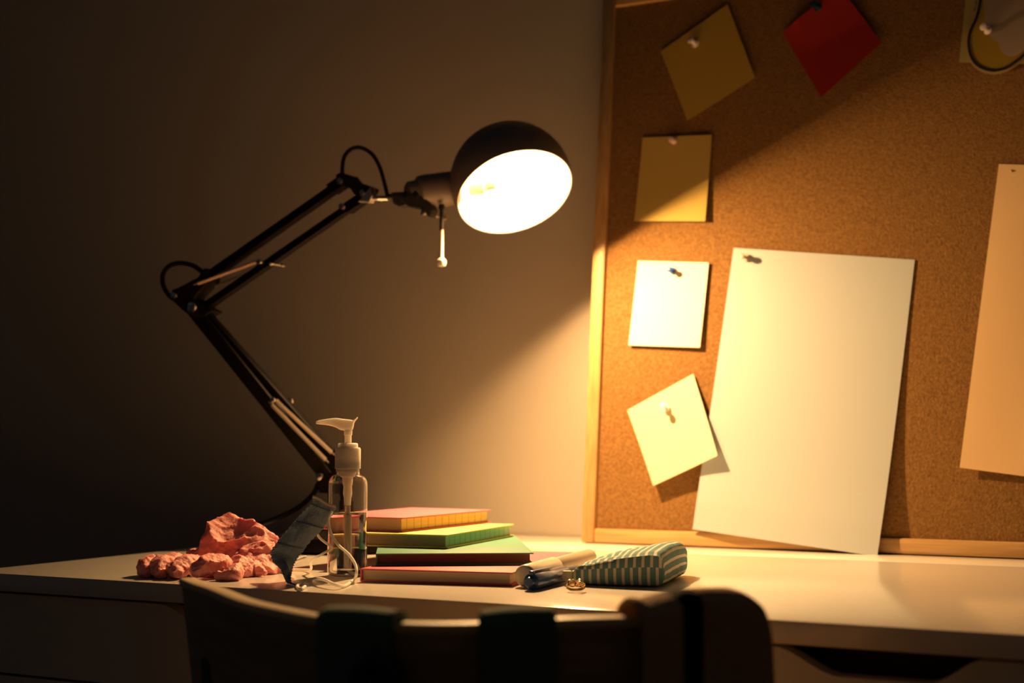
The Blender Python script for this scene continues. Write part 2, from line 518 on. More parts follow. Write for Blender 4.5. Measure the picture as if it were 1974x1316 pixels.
# ------------------------------------------------------------------ the desk lamp
def LYF(px):                                  # the arms swing a little toward the wall from elbow to head
    y = 1.300 + 0.0003 * (min(px, 720) - 640)
    if px > 720:
        y += (px - 720) / 160 * 0.064
    return y
LX, LY = -0.882, 1.300
HEAD_Y = 1.400
lamp = thing('desk_lamp', 'black jointed desk lamp switched on, standing behind the books', 'lamp', V(LX, LY, 0))
LC = V(LX, LY, 0)
bm = new_bm()
add_lathe(bm, [(0, 0.001), (0.073, 0.001), (0.0755, 0.003), (0.0755, 0.012), (0.073, 0.016), (0.060, 0.0195), (0.018, 0.0215), (0.013, 0.024), (0.0115, 0.030), (0.0115, 0.052), (0, 0.053)], LC, seg=64)
obj('base', bm, M_lampblack, lamp)
def lp(px, py, dy=0.0):
    p = on_y(px, py, LYF(px))
    p.y += dy
    return p
def beam(bm, a, b, w, d, dy=0.0, bevel=0.0012):
    a = Vector(a); b = Vector(b)
    ax = (b - a); L = ax.length; ax.normalize()
    side = Vector((0, 1, 0)); nn = ax.cross(side).normalized()
    M = Matrix(((ax.x, side.x, nn.x, a.x), (ax.y, side.y, nn.y, a.y + dy), (ax.z, side.z, nn.z, a.z), (0, 0, 0, 1)))
    add_box(bm, (0, -d / 2, -w / 2), (L, d / 2, w / 2), M=M, bevel=bevel)
def plate(bm, pts, d, dy=0.0):
    add_prism(bm, [Vector((p.x, p.y + dy - d / 2, p.z)) for p in pts], (0, d, 0))
def bolt(px, py, r=0.0035, out=0.010, parent=None, nm='bolt', mt=None):
    p = lp(px, py)
    bm = new_bm()
    add_lathe(bm, [(0, -out), (r * 0.55, -out), (r, -out + 0.001), (r, -out + 0.0035), (r * 0.5, -out + 0.004), (r * 0.5, out - 0.004), (r, out - 0.0035), (r, out - 0.001), (0, out)], p, (0, 1, 0), 16)
    obj(nm, bm, mt or M_nickel, parent or lamp)

# pivot on the base
piv = lp(640, 925)
bm = new_bm()
add_tube(bm, [V(LX, LY, 0.05), V(LX - 0.001, LY, 0.060), Vector((piv.x + 0.008, LY, piv.z - 0.004))], 0.0095, 20)
plate(bm, [lp(620, 905), lp(655, 862), lp(668, 880), lp(668, 950), lp(622, 950)], 0.016)
o = obj('pivot_bracket', bm, M_lampblack, lamp); bevel_mod(o, 0.001)
# lower arm: broad channel and thinner rod, with springs
bm = new_bm(); beam(bm, lp(373, 592), lp(634, 918), 0.0155, 0.013, 0.0)
obj('lower_arm', bm, M_lampblack, lamp)
bm = new_bm(); beam(bm, lp(389, 596), lp(641, 880), 0.0095, 0.010, 0.0, 0.001)
obj('lower_arm', bm, M_lampblack, lamp)
def spring(a, b, r, dy):
    """tight coil spring"""
    a = Vector(a); b = Vector(b); a.y += dy; b.y += dy
    ax = b - a; L = ax.length; M = frame_to(ax)
    n = int(L / 0.0016); pts = []
    for i in range(n * 6 + 1):
        t = i / (n * 6); q = 2 * PI * i / 6
        pts.append(a + ax * t + M @ Vector((math.cos(q) * r, math.sin(q) * r, 0)))
    bm = new_bm()
    add_tube(bm, pts, 0.00062, 5)
    add_tube(bm, [a - ax.normalized() * 0.004, a], 0.0007, 6)
    add_tube(bm, [b, b + ax.normalized() * 0.004], 0.0007, 6)
    obj('spring', bm, M_spring, lamp)
spring(lp(545, 772), lp(652, 872), 0.0019, -0.012)
spring(lp(541, 780), lp(645, 886), 0.0019, -0.016)
spring(lp(552, 792), lp(634, 903), 0.0013, 0.010)
bolt(543, 772, 0.003, 0.018)
bolt(626, 918, 0.004, 0.012)
# elbow bracket
bm = new_bm()
plate(bm, [lp(342, 560), lp(354, 556), lp(392, 536), lp(404, 518), lp(418, 520), lp(412, 545), lp(392, 566), lp(384, 578), lp(405, 592), lp(420, 600), lp(402, 612), lp(380, 612), lp(362, 598), lp(345, 582)], 0.020)
o = obj('elbow_bracket', bm, M_lampblack, lamp, smooth=False); bevel_mod(o, 0.0012)
bolt(348, 571, 0.0035, 0.013)
bolt(383, 594, 0.0058, 0.014)
# upper arm
bm = new_bm(); beam(bm, lp(398, 537), lp(668, 348), 0.0100, 0.011)
beam(bm, lp(640, 366), lp(672, 344), 0.0135, 0.013)
obj('upper_arm', bm, M_lampblack, lamp)
bm = new_bm(); beam(bm, lp(396, 592), lp(700, 382), 0.0088, 0.010)
beam(bm, lp(668, 404), lp(702, 381), 0.0125, 0.012)
obj('upper_arm', bm, M_lampblack, lamp)
spring(lp(392, 548), lp(504, 507), 0.0019, -0.010)
spring(lp(404, 550), lp(470, 526), 0.0012, 0.008)
bm = new_bm(); add_tube(bm, [lp(500, 508, -0.01), lp(512, 508, -0.004), lp(520, 506)], 0.0022, 10)
obj('spring_hook', bm, M_lampblack, lamp)
bolt(513, 506, 0.003, 0.014)
bolt(533, 510, 0.0022, 0.012)
# head bracket
bm = new_bm()
plate(bm, [lp(655, 340), lp(664, 334), lp(682, 340), lp(692, 352), lp(712, 358), lp(724, 364), lp(716, 378), lp(704, 384), lp(690, 376), lp(684, 366), lp(664, 358)], 0.018)
o = obj('head_bracket', bm, M_lampblack, lamp, smooth=False); bevel_mod(o, 0.001)
for p in [(664, 351), (707, 374), (668, 400)]:
    bolt(*p, r=0.0036, out=0.011)
bm = new_bm()
plate(bm, [lp(699, 392), lp(712, 378), (lp(724, 362)), (lp(728, 380)), lp(722, 393)], 0.010, -0.006)
o = obj('wing_nut', bm, M_nickel, lamp, smooth=False); bevel_mod(o, 0.001)
bolt(728, 384, 0.0026, 0.008)
bm = new_bm(); add_tube(bm, [lp(722, 382), lp(748, 382)], 0.0028, 12)
obj('connector_pin', bm, M_nickel, lamp)
# neck, socket housing
bm = new_bm()
add_tube(bm, [lp(744, 380), lp(762, 380), lp(800, 379)], 0.0038, 14)
plate(bm, [lp(758, 372), lp(786, 370), lp(788, 396), lp(774, 400), lp(762, 394)], 0.010)
o = obj('neck', bm, M_plastic_black, lamp, smooth=False); bevel_mod(o, 0.001)
bm = new_bm()
hA, hB = lp(783, 374), lp(880, 362)
ax = (hB - hA).normalized()
L = (hB - hA).length
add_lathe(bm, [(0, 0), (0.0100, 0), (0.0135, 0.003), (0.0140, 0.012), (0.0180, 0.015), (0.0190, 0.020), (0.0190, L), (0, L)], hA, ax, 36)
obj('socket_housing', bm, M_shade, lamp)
bm = new_bm()
plate(bm, [lp(788, 388), lp(806, 404), lp(828, 408), lp(846, 424), lp(852, 408), lp(842, 388), lp(812, 378)], 0.014, -0.014)
o = obj('hinge_plate', bm, M_plastic_black, lamp, smooth=False); bevel_mod(o, 0.0012)
bolt(836, 415, 0.0030, 0.024)
bolt(816, 382, 0.0050, 0.020, mt=M_plastic_black)
# turning handle with ivory tip
bm = new_bm()
add_lathe(bm, [(0, 0.003), (0.003, 0.002), (0.0036, -0.001), (0.0022, -0.005), (0.0020, -0.028), (0, -0.029)], lp(868, 402, -0.019), (0, 0, 1), 16)
rod = obj('handle', bm, M_plastic_black, lamp)
bm = new_bm()
q = lp(868, 510, -0.019)
add_lathe(bm, [(0, 0.042), (0.0012, 0.0395), (0.0021, 0.035), (0.0021, 0.006), (0.0030, 0.0046), (0.0050, 0.0030), (0.0053, 0), (0.0042, -0.0034), (0.0018, -0.0042), (0, -0.0044)], q, (0, 0, 1), 20)
o = obj('tip', bm, M_ivory, rod); o['label'] = 'ivory tip of the handle'
# shade
TH_N, PH_N = math.radians(54.8), math.radians(18.5)
NS = (math.sin(TH_N) * math.sin(PH_N)) * RGT - (math.sin(TH_N) * math.cos(PH_N)) * UPV - math.cos(TH_N) * FWD
NS.normalize()
RC = on_y(993, 372, HEAD_Y)
R_RIM = 0.0650; OFFC = 0.0166
SR = math.hypot(R_RIM, OFFC)
a0 = math.atan2(OFFC, R_RIM)
outp = []; inp = []
for i in range(25):
    a = -a0 + (PI / 2 + a0) * i / 24
    outp.append((SR * math.cos(a) if i < 24 else 0, OFFC + SR * math.sin(a)))
    r2 = SR - 0.0012
    inp.append((r2 * math.cos(a) if i < 24 else 0, OFFC + r2 * math.sin(a)))
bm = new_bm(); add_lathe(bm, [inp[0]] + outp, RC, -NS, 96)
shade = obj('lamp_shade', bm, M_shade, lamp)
bm = new_bm(); add_lathe(bm, inp, RC, -NS, 96)
obj('reflector', bm, M_reflector, shade)
solidify(bpy.data.objects['reflector'], 0.0004, 0)
# bulb
M_bulb = bpy.data.materials.new('lit bulb'); M_bulb.use_nodes = True
N_, L_, b_ = nodes(M_bulb)
b_.inputs['Base Color'].default_value = (0.9, 0.9, 0.9, 1)
b_.inputs['Emission Color'].default_value = (*BULB_COLOR, 1)
b_.inputs['Emission Strength'].default_value = BULB_STRENGTH
ba = NS.cross(Vector((0, 0, 1))).normalized(); bb = NS.cross(ba)
BPOS = RC - NS * 0.0103 + ba * 0.0097 - bb * 0.0033
bulb_ax = Vector((-0.95, -0.24, -0.06)).normalized()
bm = new_bm()
add_lathe(bm, [(0, -0.010), (0.0020, -0.0094), (0.0032, -0.0075), (0.0035, -0.005), (0.0035, 0.008), (0.0032, 0.010), (0, 0.0102)], BPOS, bulb_ax, 28)
bulb = obj('bulb', bm, M_bulb, lamp)
bm = new_bm()
d_ = bulb_ax
add_lathe(bm, [(0, 0.0104), (0.0052, 0.0104), (0.0056, 0.020), (0.0095, 0.024), (0.0095, 0.040), (0, 0.0405)], BPOS, d_, 24)
obj('socket', bm, M_ivory, lamp)
# the bulb's own directed light (a reflector bulb facing out of the shade)
ld = bpy.data.lights.new('lamp_light', 'AREA'); ld.shape = 'DISK'; ld.size = 0.010
ld.energy = LAMP_WATTS; ld.color = BULB_COLOR; ld.spread = math.radians(LAMP_SPREAD)
lo_ = bpy.data.objects.new('lamp_light', ld)
lax = (NS + Vector((0.10, 0, 0))).normalized()
lo_.matrix_world = Matrix.Translation(BPOS + lax * 0.0062) @ frame_to(-lax).to_4x4()
C.objects.link(lo_)
# cables of the lamp
def cable(pts, r=0.0026, name='cable'):
    bm = new_bm(); add_tube(bm, smooth_path(pts, 10), r, 10)
    obj(name, bm, M_cable, lamp)
cable([lp(352, 580), lp(330, 573), lp(316, 553), lp(314, 530), lp(326, 513), lp(348, 507), lp(372, 512), lp(390, 524), lp(404, 536)])
cable([lp(662, 345), lp(660, 325), lp(664, 302), lp(678, 287), lp(697, 285), lp(718, 298), lp(732, 322), lp(741, 352), lp(748, 382)], 0.0023)
pts = [Vector((piv.x + 0.004, piv.y, piv.z - 0.005)), lp(617, 930), lp(604, 952), lp(575, 978), lp(535, 998)]
pts += [on_y(500, 1010, 1.285), on_y(462, 1022, 1.30), Vector((-1.046, 1.315, Z0 + 0.004)), Vector((-1.0575, 1.318, Z0 - 0.012)), Vector((-1.062, 1.32, Z0 - 0.06)), Vector((-1.065, 1.33, Z0 - 0.3)), Vector((-1.07, 1.42, 0.1)), Vector((-1.08, 1.55, 0.004))]
cable(pts, 0.0029, 'power_cable')

# ------------------------------------------------------------------ books
def cover_mat(name, col):
    m = add_noise_bump(mat(name, col, 0.62, spec=0.35), 1400, 0.3, 0.0002)
    return m
def page_mat(name, col, marks=False, edge=None):
    """page block: fine layers, and sewn marks across"""
    m = mat(name, col, 0.8, spec=0.2)
    N, L, b = nodes(m)
    tc = N.new('ShaderNodeTexCoord')
    mp = N.new('ShaderNodeMapping'); mp.inputs['Scale'].default_value = (6, 6, 2600)
    nz = N.new('ShaderNodeTexNoise'); nz.inputs['Scale'].default_value = 1.0; nz.inputs['Detail'].default_value = 2
    rp = N.new('ShaderNodeValToRGB')
    rp.color_ramp.elements[0].position = 0.3; rp.color_ramp.elements[0].color = (*[c * 0.78 for c in col], 1)
    rp.color_ramp.elements[1].position = 0.7; rp.color_ramp.elements[1].color = (*col, 1)
    L.new(tc.outputs['Object'], mp.inputs[0]); L.new(mp.outputs[0], nz.inputs['Vector']); L.new(nz.outputs['Fac'], rp.inputs['Fac'])
    last = rp.outputs['Color']
    if marks:
        at = N.new('ShaderNodeAttribute'); at.attribute_name = 'run'
        mm = N.new('ShaderNodeMath'); mm.operation = 'FRACT'
        m2 = N.new('ShaderNodeMath'); m2.operation = 'GREATER_THAN'; m2.inputs[1].default_value = 0.90
        m3 = N.new('ShaderNodeMath'); m3.operation = 'MULTIPLY'; m3.inputs[1].default_value = 0.55
        mix = N.new('ShaderNodeMix'); mix.data_type = 'RGBA'
        mix.inputs[7].default_value = (*[c * 0.3 for c in col], 1)
        L.new(at.outputs['Fac'], mm.inputs[0]); L.new(mm.outputs[0], m2.inputs[0]); L.new(m2.outputs[0], m3.inputs[0])
        L.new(m3.outputs[0], mix.inputs[0]); L.new(last, mix.inputs[6]); last = mix.outputs[2]
    if edge is not None:
        a2 = N.new('ShaderNodeAttribute'); a2.attribute_name = 'plain'
        mx2 = N.new('ShaderNodeMix'); mx2.data_type = 'RGBA'; mx2.inputs[7].default_value = (*edge, 1)
        L.new(a2.outputs['Fac'], mx2.inputs[0]); L.new(last, mx2.inputs[6]); last = mx2.outputs[2]
    L.new(last, b.inputs['Base Color'])
    return m

def book(x, y, deg, w, l, h, zb, cov, pages, spine, label, marks=None, ct=0.0013, ov=0.003):
    """(x, y) = near-left corner, w along the local x, l along the local y; spine in 'left','right','back','front' or None"""
    root = thing('book', label, 'book', V(x, y, zb), 'stack of small hardback books')
    M = Matrix.Translation(V(x, y, zb)) @ Matrix.Rotation(math.radians(deg), 4, 'Z')
    bm = new_bm(); add_box(bm, (0, 0, 0.0001), (w, l, ct), M=M, bevel=0.0004)
    obj('back_cover', bm, cov, root, angle=30)
    bm = new_bm(); add_box(bm, (0, 0, h - ct), (w, l, h), M=M, bevel=0.0004)
    obj('front_cover', bm, cov, root, angle=30)
    lo = [ov, ov]; hi = [w - ov, l - ov]
    sp = None
    if spine == 'left':
        sp = ((0, 0), (ct * 1.2, l)); lo[0] = ct * 1.2
    if spine == 'back':
        sp = ((0, l - ct * 1.2), (w, l)); hi[1] = l - ct * 1.2
    if sp:
        bm = new_bm(); add_box(bm, (sp[0][0], sp[0][1], ct * 0.6), (sp[1][0], sp[1][1], h - ct * 0.6), M=M, bevel=0.0003)
        obj('spine', bm, cov, root, angle=30)
    bm = new_bm()
    vs = add_box(bm, (lo[0], lo[1], ct), (hi[0], hi[1], h - ct), M=M)
    o = obj('pages', bm, pages, root, smooth=False)
    # 'run' attribute: marks along the marked edge
    at = o.data.attributes.new('run', 'FLOAT', 'POINT')
    Mi = M.inverted()
    for i, v in enumerate(o.data.vertices):
        q = Mi @ v.co
        at.data[i].value = (q.y / 0.0125) if marks else 0.0
    pl = o.data.attributes.new('plain', 'FLOAT', 'FACE')
    xd = M.to_3x3() @ Vector((1, 0, 0))
    for i, p in enumerate(o.data.polygons):
        pl.data[i].value = 0.0 if p.normal.dot(xd) > 0.9 else 1.0
    return root

M_cov_pink = cover_mat('cover pink', (0.62, 0.12, 0.17))
M_cov_green = cover_mat('cover green', (0.10, 0.31, 0.20))
M_cov_yellow = cover_mat('cover yellow', (0.85, 0.74, 0.20))
M_cov_salmon = cover_mat('cover salmon', (0.62, 0.17, 0.23))
M_pg_cream = page_mat('pages cream', (0.78, 0.68, 0.50))
M_pg_rose = page_mat('pages rose', (0.20, 0.115, 0.10))
M_pg_green = page_mat('pages green', (0.42, 0.66, 0.40), True, (0.44, 0.33, 0.24))
M_pg_gold = page_mat('pages gold', (0.80, 0.62, 0.28), True, (0.70, 0.52, 0.42))
z1 = 0.0004
book(-0.6768, 1.0190, 11.6, 0.131, 0.2149, 0.0108, z1, M_cov_pink, M_pg_cream, 'left', 'pinkish red hardback book lying on the desk, bottom of the stack')
z2 = z1 + 0.0110
book(-0.6777, 1.0440, 31.8, 0.1335, 0.2176, 0.0102, z2, M_cov_green, M_pg_rose, 'left', 'green hardback book, second from the bottom of the stack')
z3 = z2 + 0.0104
# the two upper books: marked page edge faces right
def book_rot(xn, yn, deg, depth, width, *a, **k):
    """near corner (xn, yn); depth runs away at angle deg, width to the left of it"""
    r = math.radians(deg - 90)
    return book(xn - math.cos(r) * width, yn - math.sin(r) * width, deg - 90, width, depth, *a, **k)
book_rot(-0.650, 1.1159, 97.5, 0.1704, 0.108, 0.0120, z3, M_cov_yellow, M_pg_green, None, 'yellow covered book with green page edges, third from the bottom', marks=True)
z4 = z3 + 0.0122
book_rot(-0.7020, 1.1250, 89.5, 0.1657, 0.095, 0.0130, z4, M_cov_salmon, M_pg_gold, None, 'salmon pink covered book on top of the stack', marks=True)

# ------------------------------------------------------------------ sanitiser bottle
BCX, BCY = -0.7175, 1.0600
BB = V(BCX, BCY, 0.0004)
bottle = thing('pump_bottle', 'clear pump bottle half full of sanitiser, left of the books', 'bottle', BB)
M_pet = bpy.data.materials.new('clear plastic'); M_pet.use_nodes = True
N_, L_, b_ = nodes(M_pet)
b_.inputs['Transmission Weight'].default_value = 1.0; b_.inputs['Roughness'].default_value = 0.02; b_.inputs['IOR'].default_value = 1.45
b_.inputs['Base Color'].default_value = (0.98, 0.97, 0.95, 1)
M_liq = bpy.data.materials.new('clear gel'); M_liq.use_nodes = True
N_, L_, b_ = nodes(M_liq)
b_.inputs['Transmission Weight'].default_value = 1.0; b_.inputs['Roughness'].default_value = 0.0; b_.inputs['IOR'].default_value = 1.34
S = 0.000441                   # metres per photo pixel at the bottle
R = 0.0172
prof = [(0, 0), (R * 0.86, 0), (R * 0.97, 0.0012), (R, 0.004), (R, 0.078)]
for t in range(15, 91, 15):
    a = math.radians(t)
    prof.append((0.0105 + (R - 0.0105) * math.cos(a), 0.078 + 0.0085 * math.sin(a)))
prof += [(0.0102, 0.089), (0.0102, 0.096)]
inner = [(max(r - 0.0007, 0) if r > 0 else 0, h + (0.0009 if h < 0.0005 else 0)) for r, h in prof]
bm = new_bm(); add_lathe(bm, prof + inner[::-1], BB, seg=64)
obj('bottle_body', bm, M_pet, bottle)
LQ = 0.0535
rl = R - 0.00075
bm = new_bm(); add_lathe(bm, [(0, 0.00095), (R * 0.84, 0.00095), (rl * 0.97, 0.0021), (rl, 0.0048), (rl, LQ), (rl - 0.0012, LQ - 0.0009), (0, LQ - 0.0010)], BB, seg=64)
obj('liquid', bm, M_liq, bottle)
M_pump = mat('pump white plastic', (0.86, 0.82, 0.76), 0.35, Subsurface_Weight=0.8, Subsurface_Scale=0.010)
M_pump.node_tree.nodes['Principled BSDF'].inputs['Subsurface Radius'].default_value = (1, 0.9, 0.8)
# collar
bm = new_bm()
add_lathe(bm, [(0.0104, 0.0915), (0.0112, 0.0918), (0.0112, 0.1085), (0.0105, 0.1100), (0.0088, 0.1102), (0.0086, 0.1132), (0.0078, 0.1138), (0.0034, 0.1140), (0.0034, 0.0980), (0.0103, 0.0975)], BB, seg=48, closed=True)
collar = obj('collar', bm, M_pump, bottle)
# piston housing inside the neck + dip tube
bm = new_bm()
add_lathe(bm, [(0, 0.0975), (0.0098, 0.0972), (0.0098, 0.0890), (0.0072, 0.0885), (0.0066, 0.0845), (0.0046, 0.0835), (0.0043, 0.0785), (0.0036, 0.0770), (0.0040, 0.0700), (0.0032, 0.0665), (0.0028, 0.0600), (0, 0.0598)], BB, seg=32)
obj('pump_chamber', bm, M_pump, bottle)
M_tube = mat('dip tube plastic', (0.80, 0.74, 0.66), 0.3, Transmission_Weight=0.45)
bm = new_bm(); add_tube(bm, [BB + Vector((0, 0, 0.0596)), BB + Vector((0.0006, 0, 0.030)), BB + Vector((0.0004, 0, 0.0065))], 0.0026, 16)
obj('dip_tube', bm, M_tube, bottle)
# stem and head
bm = new_bm()
add_lathe(bm, [(0, 0.1125), (0.0030, 0.1125), (0.0030, 0.1205), (0.0036, 0.1210), (0.0036, 0.1262), (0, 0.1264)], BB, seg=24)
obj('stem', bm, M_pump, bottle)
bm = new_bm()
# nozzle head: sections along the image-horizontal direction
hd = RGT.copy()
tb = [(-0.0281, 0.1312, 0.1294, 0.0016), (-0.0274, 0.1320, 0.1291, 0.0024), (-0.0230, 0.1330, 0.1287, 0.0028), (-0.0185, 0.1337, 0.1282, 0.0031), (-0.0135, 0.1343, 0.1272, 0.0036),
      (-0.0105, 0.1345, 0.1262, 0.0044), (-0.0075, 0.1342, 0.1243, 0.0050), (-0.0055, 0.1338, 0.1235, 0.0053), (0.0010, 0.1332, 0.1233, 0.0053), (0.0036, 0.1327, 0.1234, 0.0048),
      (0.0044, 0.1326, 0.1252, 0.0044), (0.0050, 0.1330, 0.1306, 0.0040), (0.0066, 0.1340, 0.1322, 0.0036), (0.0078, 0.1352, 0.1336, 0.0030), (0.0084, 0.1354, 0.1345, 0.0020)]
sec = [(s_, (t_ + b_2) / 2 + 0.0012, y_, (t_ - b_2) / 2) for s_, t_, b_2, y_ in tb]
side = Vector((-hd.y, hd.x, 0))
rings = []
for s_, zc, ry, rz in sec:
    rings.append([bm.verts.new(BB + hd * s_ + side * (ry * math.copysign(abs(math.cos(2 * PI * k / 20)) ** 0.8, math.cos(2 * PI * k / 20))) + Vector((0, 0, zc + rz * math.copysign(abs(math.sin(2 * PI * k / 20)) ** 0.7, math.sin(2 * PI * k / 20))))) for k in range(20)])
for a_, c_ in zip(rings, rings[1:]):
    for k in range(20):
        bm.faces.new((a_[k], a_[(k + 1) % 20], c_[(k + 1) % 20], c_[k]))
bm.faces.new(rings[0]); bm.faces.new(rings[-1][::-1])
o = obj('nozzle', bm, M_pump, bottle, angle=70)
m_ = o.modifiers.new('s', 'SUBSURF'); m_.levels = 1; m_.render_levels = 2

# ------------------------------------------------------------------ face mask leaning on the bottle
M_mask = mat('mask fabric', (0.22, 0.30, 0.40), 0.8, spec=0.2, Subsurface_Weight=0.2, Subsurface_Scale=0.003)
M_mask.node_tree.nodes['Principled BSDF'].inputs['Subsurface Radius'].default_value = (1.0, 1.0, 1.0)
N_, L_, b_ = nodes(M_mask)
tc = N_.new('ShaderNodeTexCoord'); wv = N_.new('ShaderNodeTexVoronoi'); wv.inputs['Scale'].default_value = 900
bp = N_.new('ShaderNodeBump'); bp.inputs['Strength'].default_value = 0.8; bp.inputs['Distance'].default_value = 0.0007
L_.new(tc.outputs['Object'], wv.inputs['Vector']); L_.new(wv.outputs['Distance'], bp.inputs['Height']); L_.new(bp.outputs['Normal'], b_.inputs['Normal'])
mask = thing('face_mask', 'blue pleated face mask propped against the pump bottle', 'mask', V(-0.70, 0.97, 0))
Ledge = [(604, 957), (596, 972), (572, 1000), (548, 1028), (524, 1058), (524, 1076), (543, 1101), (561, 1122), (571, 1131)]
Redge = [(648, 978), (641, 990), (626, 1014), (602, 1038), (578, 1068), (566, 1088), (561, 1106), (562, 1122), (573, 1133)]
yL = [1.018, 1.017, 1.012, 1.004, 0.996, 0.992, 0.984, 0.974, 0.966]
yR = [1.034, 1.032, 1.026, 1.020, 1.014, 1.004, 0.990, 0.976, 0.966]
LE = smooth_path([on_y(p[0], p[1], y) for p, y in zip(Ledge, yL)], 10)
RE = smooth_path([on_y(p[0], p[1], y) for p, y in zip(Redge, yR)], 10)
nE = len(LE) - 1
def mask_fn(u, v):
    i = min(int(round(v * nE)), nE)
    a, b = LE[i], RE[i]
    p = a.lerp(b, u)
    d = (b - a).normalized()
    t = (LE[min(i + 1, nE)].lerp(RE[min(i + 1, nE)], u) - LE[max(i - 1, 0)].lerp(RE[max(i - 1, 0)], u)).normalized()
    n = d.cross(t).normalized()
    if n.y > 0:
        n = -n
    pleat = 0.0
    if 0.10 < v < 0.62:
        ph = ((v - 0.10) / 0.52 * 3) % 1.0
        pleat = 0.0028 * (1 - ph) ** 1.5
    bulge = 0.006 * math.sin(PI * u) * math.sin(PI * min(1, max(0, v))) 
    wr = 0.0012 * noise.noise(p * 130) + 0.0005 * noise.noise(p * 420)
    edge = 0.0006 * math.sin(v * 190) * (1 if (u < 0.08 or u > 0.92) else 0.0)
    q = p + n * (pleat + bulge + wr) + d * edge
    q.z = max(q.z, Z0 + 0.0012)
    return q
bm = new_bm(); add_grid(bm, mask_fn, 26, nE)
mb = obj('mask_panel', bm, M_mask, mask, angle=50); solidify(mb, 0.0009, 0)
M_hem = mat('mask hem', (0.45, 0.42, 0.38), 0.8)
bm = new_bm(); add_tube(bm, [LE[0].lerp(RE[0], t / 8) + Vector((0, -0.001, 0.0006 * math.sin(t))) for t in range(9)], 0.0013, 8)
obj('hem', bm, M_hem, mask)
M_elastic = add_noise_bump(mat('elastic white', (0.95, 0.90, 0.80), 0.7, spec=0.2, Subsurface_Weight=0.8, Subsurface_Scale=0.004), 1500, 0.4, 0.0003)
M_elastic.node_tree.nodes['Principled BSDF'].inputs['Subsurface Radius'].default_value = (1.0, 1.0, 0.9)
def floorclamp(P, r):
    return [Vector((p.x, p.y, max(p.z, Z0 + r + 0.0003))) for p in P]
# front loop: from the top corner down in front of the bottle, round, and back along the desk
lp1 = [on_y(640, 985, 1.026), on_y(633, 1003, 1.022), on_y(638, 1028, 1.018), on_y(652, 1050, 1.016), on_y(672, 1068, 1.014), on_y(685, 1088, 1.012), on_y(687, 1106, 1.006),
       on_z(682, 1118, 0.0016), on_z(665, 1129, 0.0014), on_z(645, 1126, 0.004), on_z(622, 1116, 0.006), on_z(600, 1116, 0.004), on_z(582, 1122, 0.0014), on_z(573, 1130, 0.0014), on_z(580, 1135, 0.0014), on_z(588, 1130, 0.002)]
bm = new_bm(); add_tube(bm, floorclamp(smooth_path(lp1, 8), 0.0012), 0.00125, 10)
obj('ear_loop', bm, M_elastic, mask)
lp2 = [on_y(612, 1030, 1.024), on_y(618, 1038, 1.030), on_y(628, 1046, 1.036), on_y(640, 1056, 1.0395), V(-0.728, 1.0385, 0.020), V(-0.7495, 1.052, 0.012), V(-0.757, 1.062, 0.004), V(-0.775, 1.075, 0.0015), V(-0.792, 1.066, 0.0015), on_y(588, 1074, 1.03), on_y(572, 1078, 1.012)]
bm = new_bm(); add_tube(bm, floorclamp(smooth_path(lp2, 8), 0.0012), 0.00115, 10)
obj('ear_loop', bm, M_elastic, mask)

# ------------------------------------------------------------------ latex gloves
M_glove = mat('latex pink', (0.84, 0.35, 0.33), 0.5, spec=0.35, Subsurface_Weight=0.35, Subsurface_Scale=0.006)
M_glove.node_tree.nodes['Principled BSDF'].inputs['Subsurface Radius'].default_value = (1.0, 0.35, 0.25)
add_noise_bump(M_glove, 420, 0.7, 0.0012, detail=6)
def crumple(p, amp, f):
    h = 0.0; w = 1.0; q = p * f
    for k in range(4):
        n_ = noise.noise(q + Vector((11.3 * k, 4.1, 7.7)))
        h += w * ((1 - min(1, abs(n_) * 1.6)) ** 3 - 0.3)
        q = q * 2.05; w *= 0.5
    return amp * h
def glove_blob(bm, center, rad, amp, f, seed, sub=5, shape=None):
    r = bmesh.ops.create_icosphere(bm, subdivisions=sub, radius=1.0)
    for v in r['verts']:
        n = v.co.copy()
        s = 1.0
        if shape:
            s = shape(n)
        q = Vector((n.x * rad[0], n.y * rad[1], n.z * rad[2])) * s
        q += n * crumple(q + Vector((seed, seed * 0.7, seed * 1.3)), amp, f)
        q = Vector(center) + q
        q.z = max(q.z, Z0 + 0.0006 + 0.0004 * noise.noise(q * 200))
        v.co = q
def finger(bm, pts, rads, amp=0.0018, seed=0.0, seg=32):
    P = smooth_path(pts, 14)
    n = len(P)
    R_ = []
    for i in range(n):
        t = i / (n - 1) * (len(rads) - 1); k = min(int(t), len(rads) - 2)
        R_.append(rads[k] + (rads[k + 1] - rads[k]) * (t - k))
    rings = add_tube(bm, P, R_, seg)
    for rg in rings:
        c = sum((v.co for v in rg), Vector()) / len(rg)
        for v in rg:
            d = (v.co - c)
            dn = d.normalized()
            v.co += dn * crumple(v.co * 1.0 + Vector((seed, 0, 0)), amp * 1.25, 85)
            v.co.z = max(v.co.z, Z0 + 0.0005)
# the rear glove: the cuff and palm stand up in a crumpled mound
bm = new_bm()
def mound(n):
    s = 1.0
    if n.z > 0:
        s += 0.16 * max(0, 1 - abs(n.x + 0.28) / 0.35) * n.z
    return s
glove_blob(bm, V(-0.840, 1.068, 0.006), (0.043, 0.034, 0.032), 0.0090, 17, 3.1, 6, mound)
glove_blob(bm, V(-0.806, 1.052, 0.006), (0.026, 0.026, 0.020), 0.006, 32, 8.4, 5)
glove_blob(bm, V(-0.866, 1.050, 0.002), (0.024, 0.022, 0.014), 0.005, 34, 5.7, 5)
g1 = obj('latex_glove', bm, M_glove, angle=55)
tag(g1, 'crumpled pink latex glove heaped up behind the other, cuff and palm bunched', 'glove', 'pair of pink gloves')
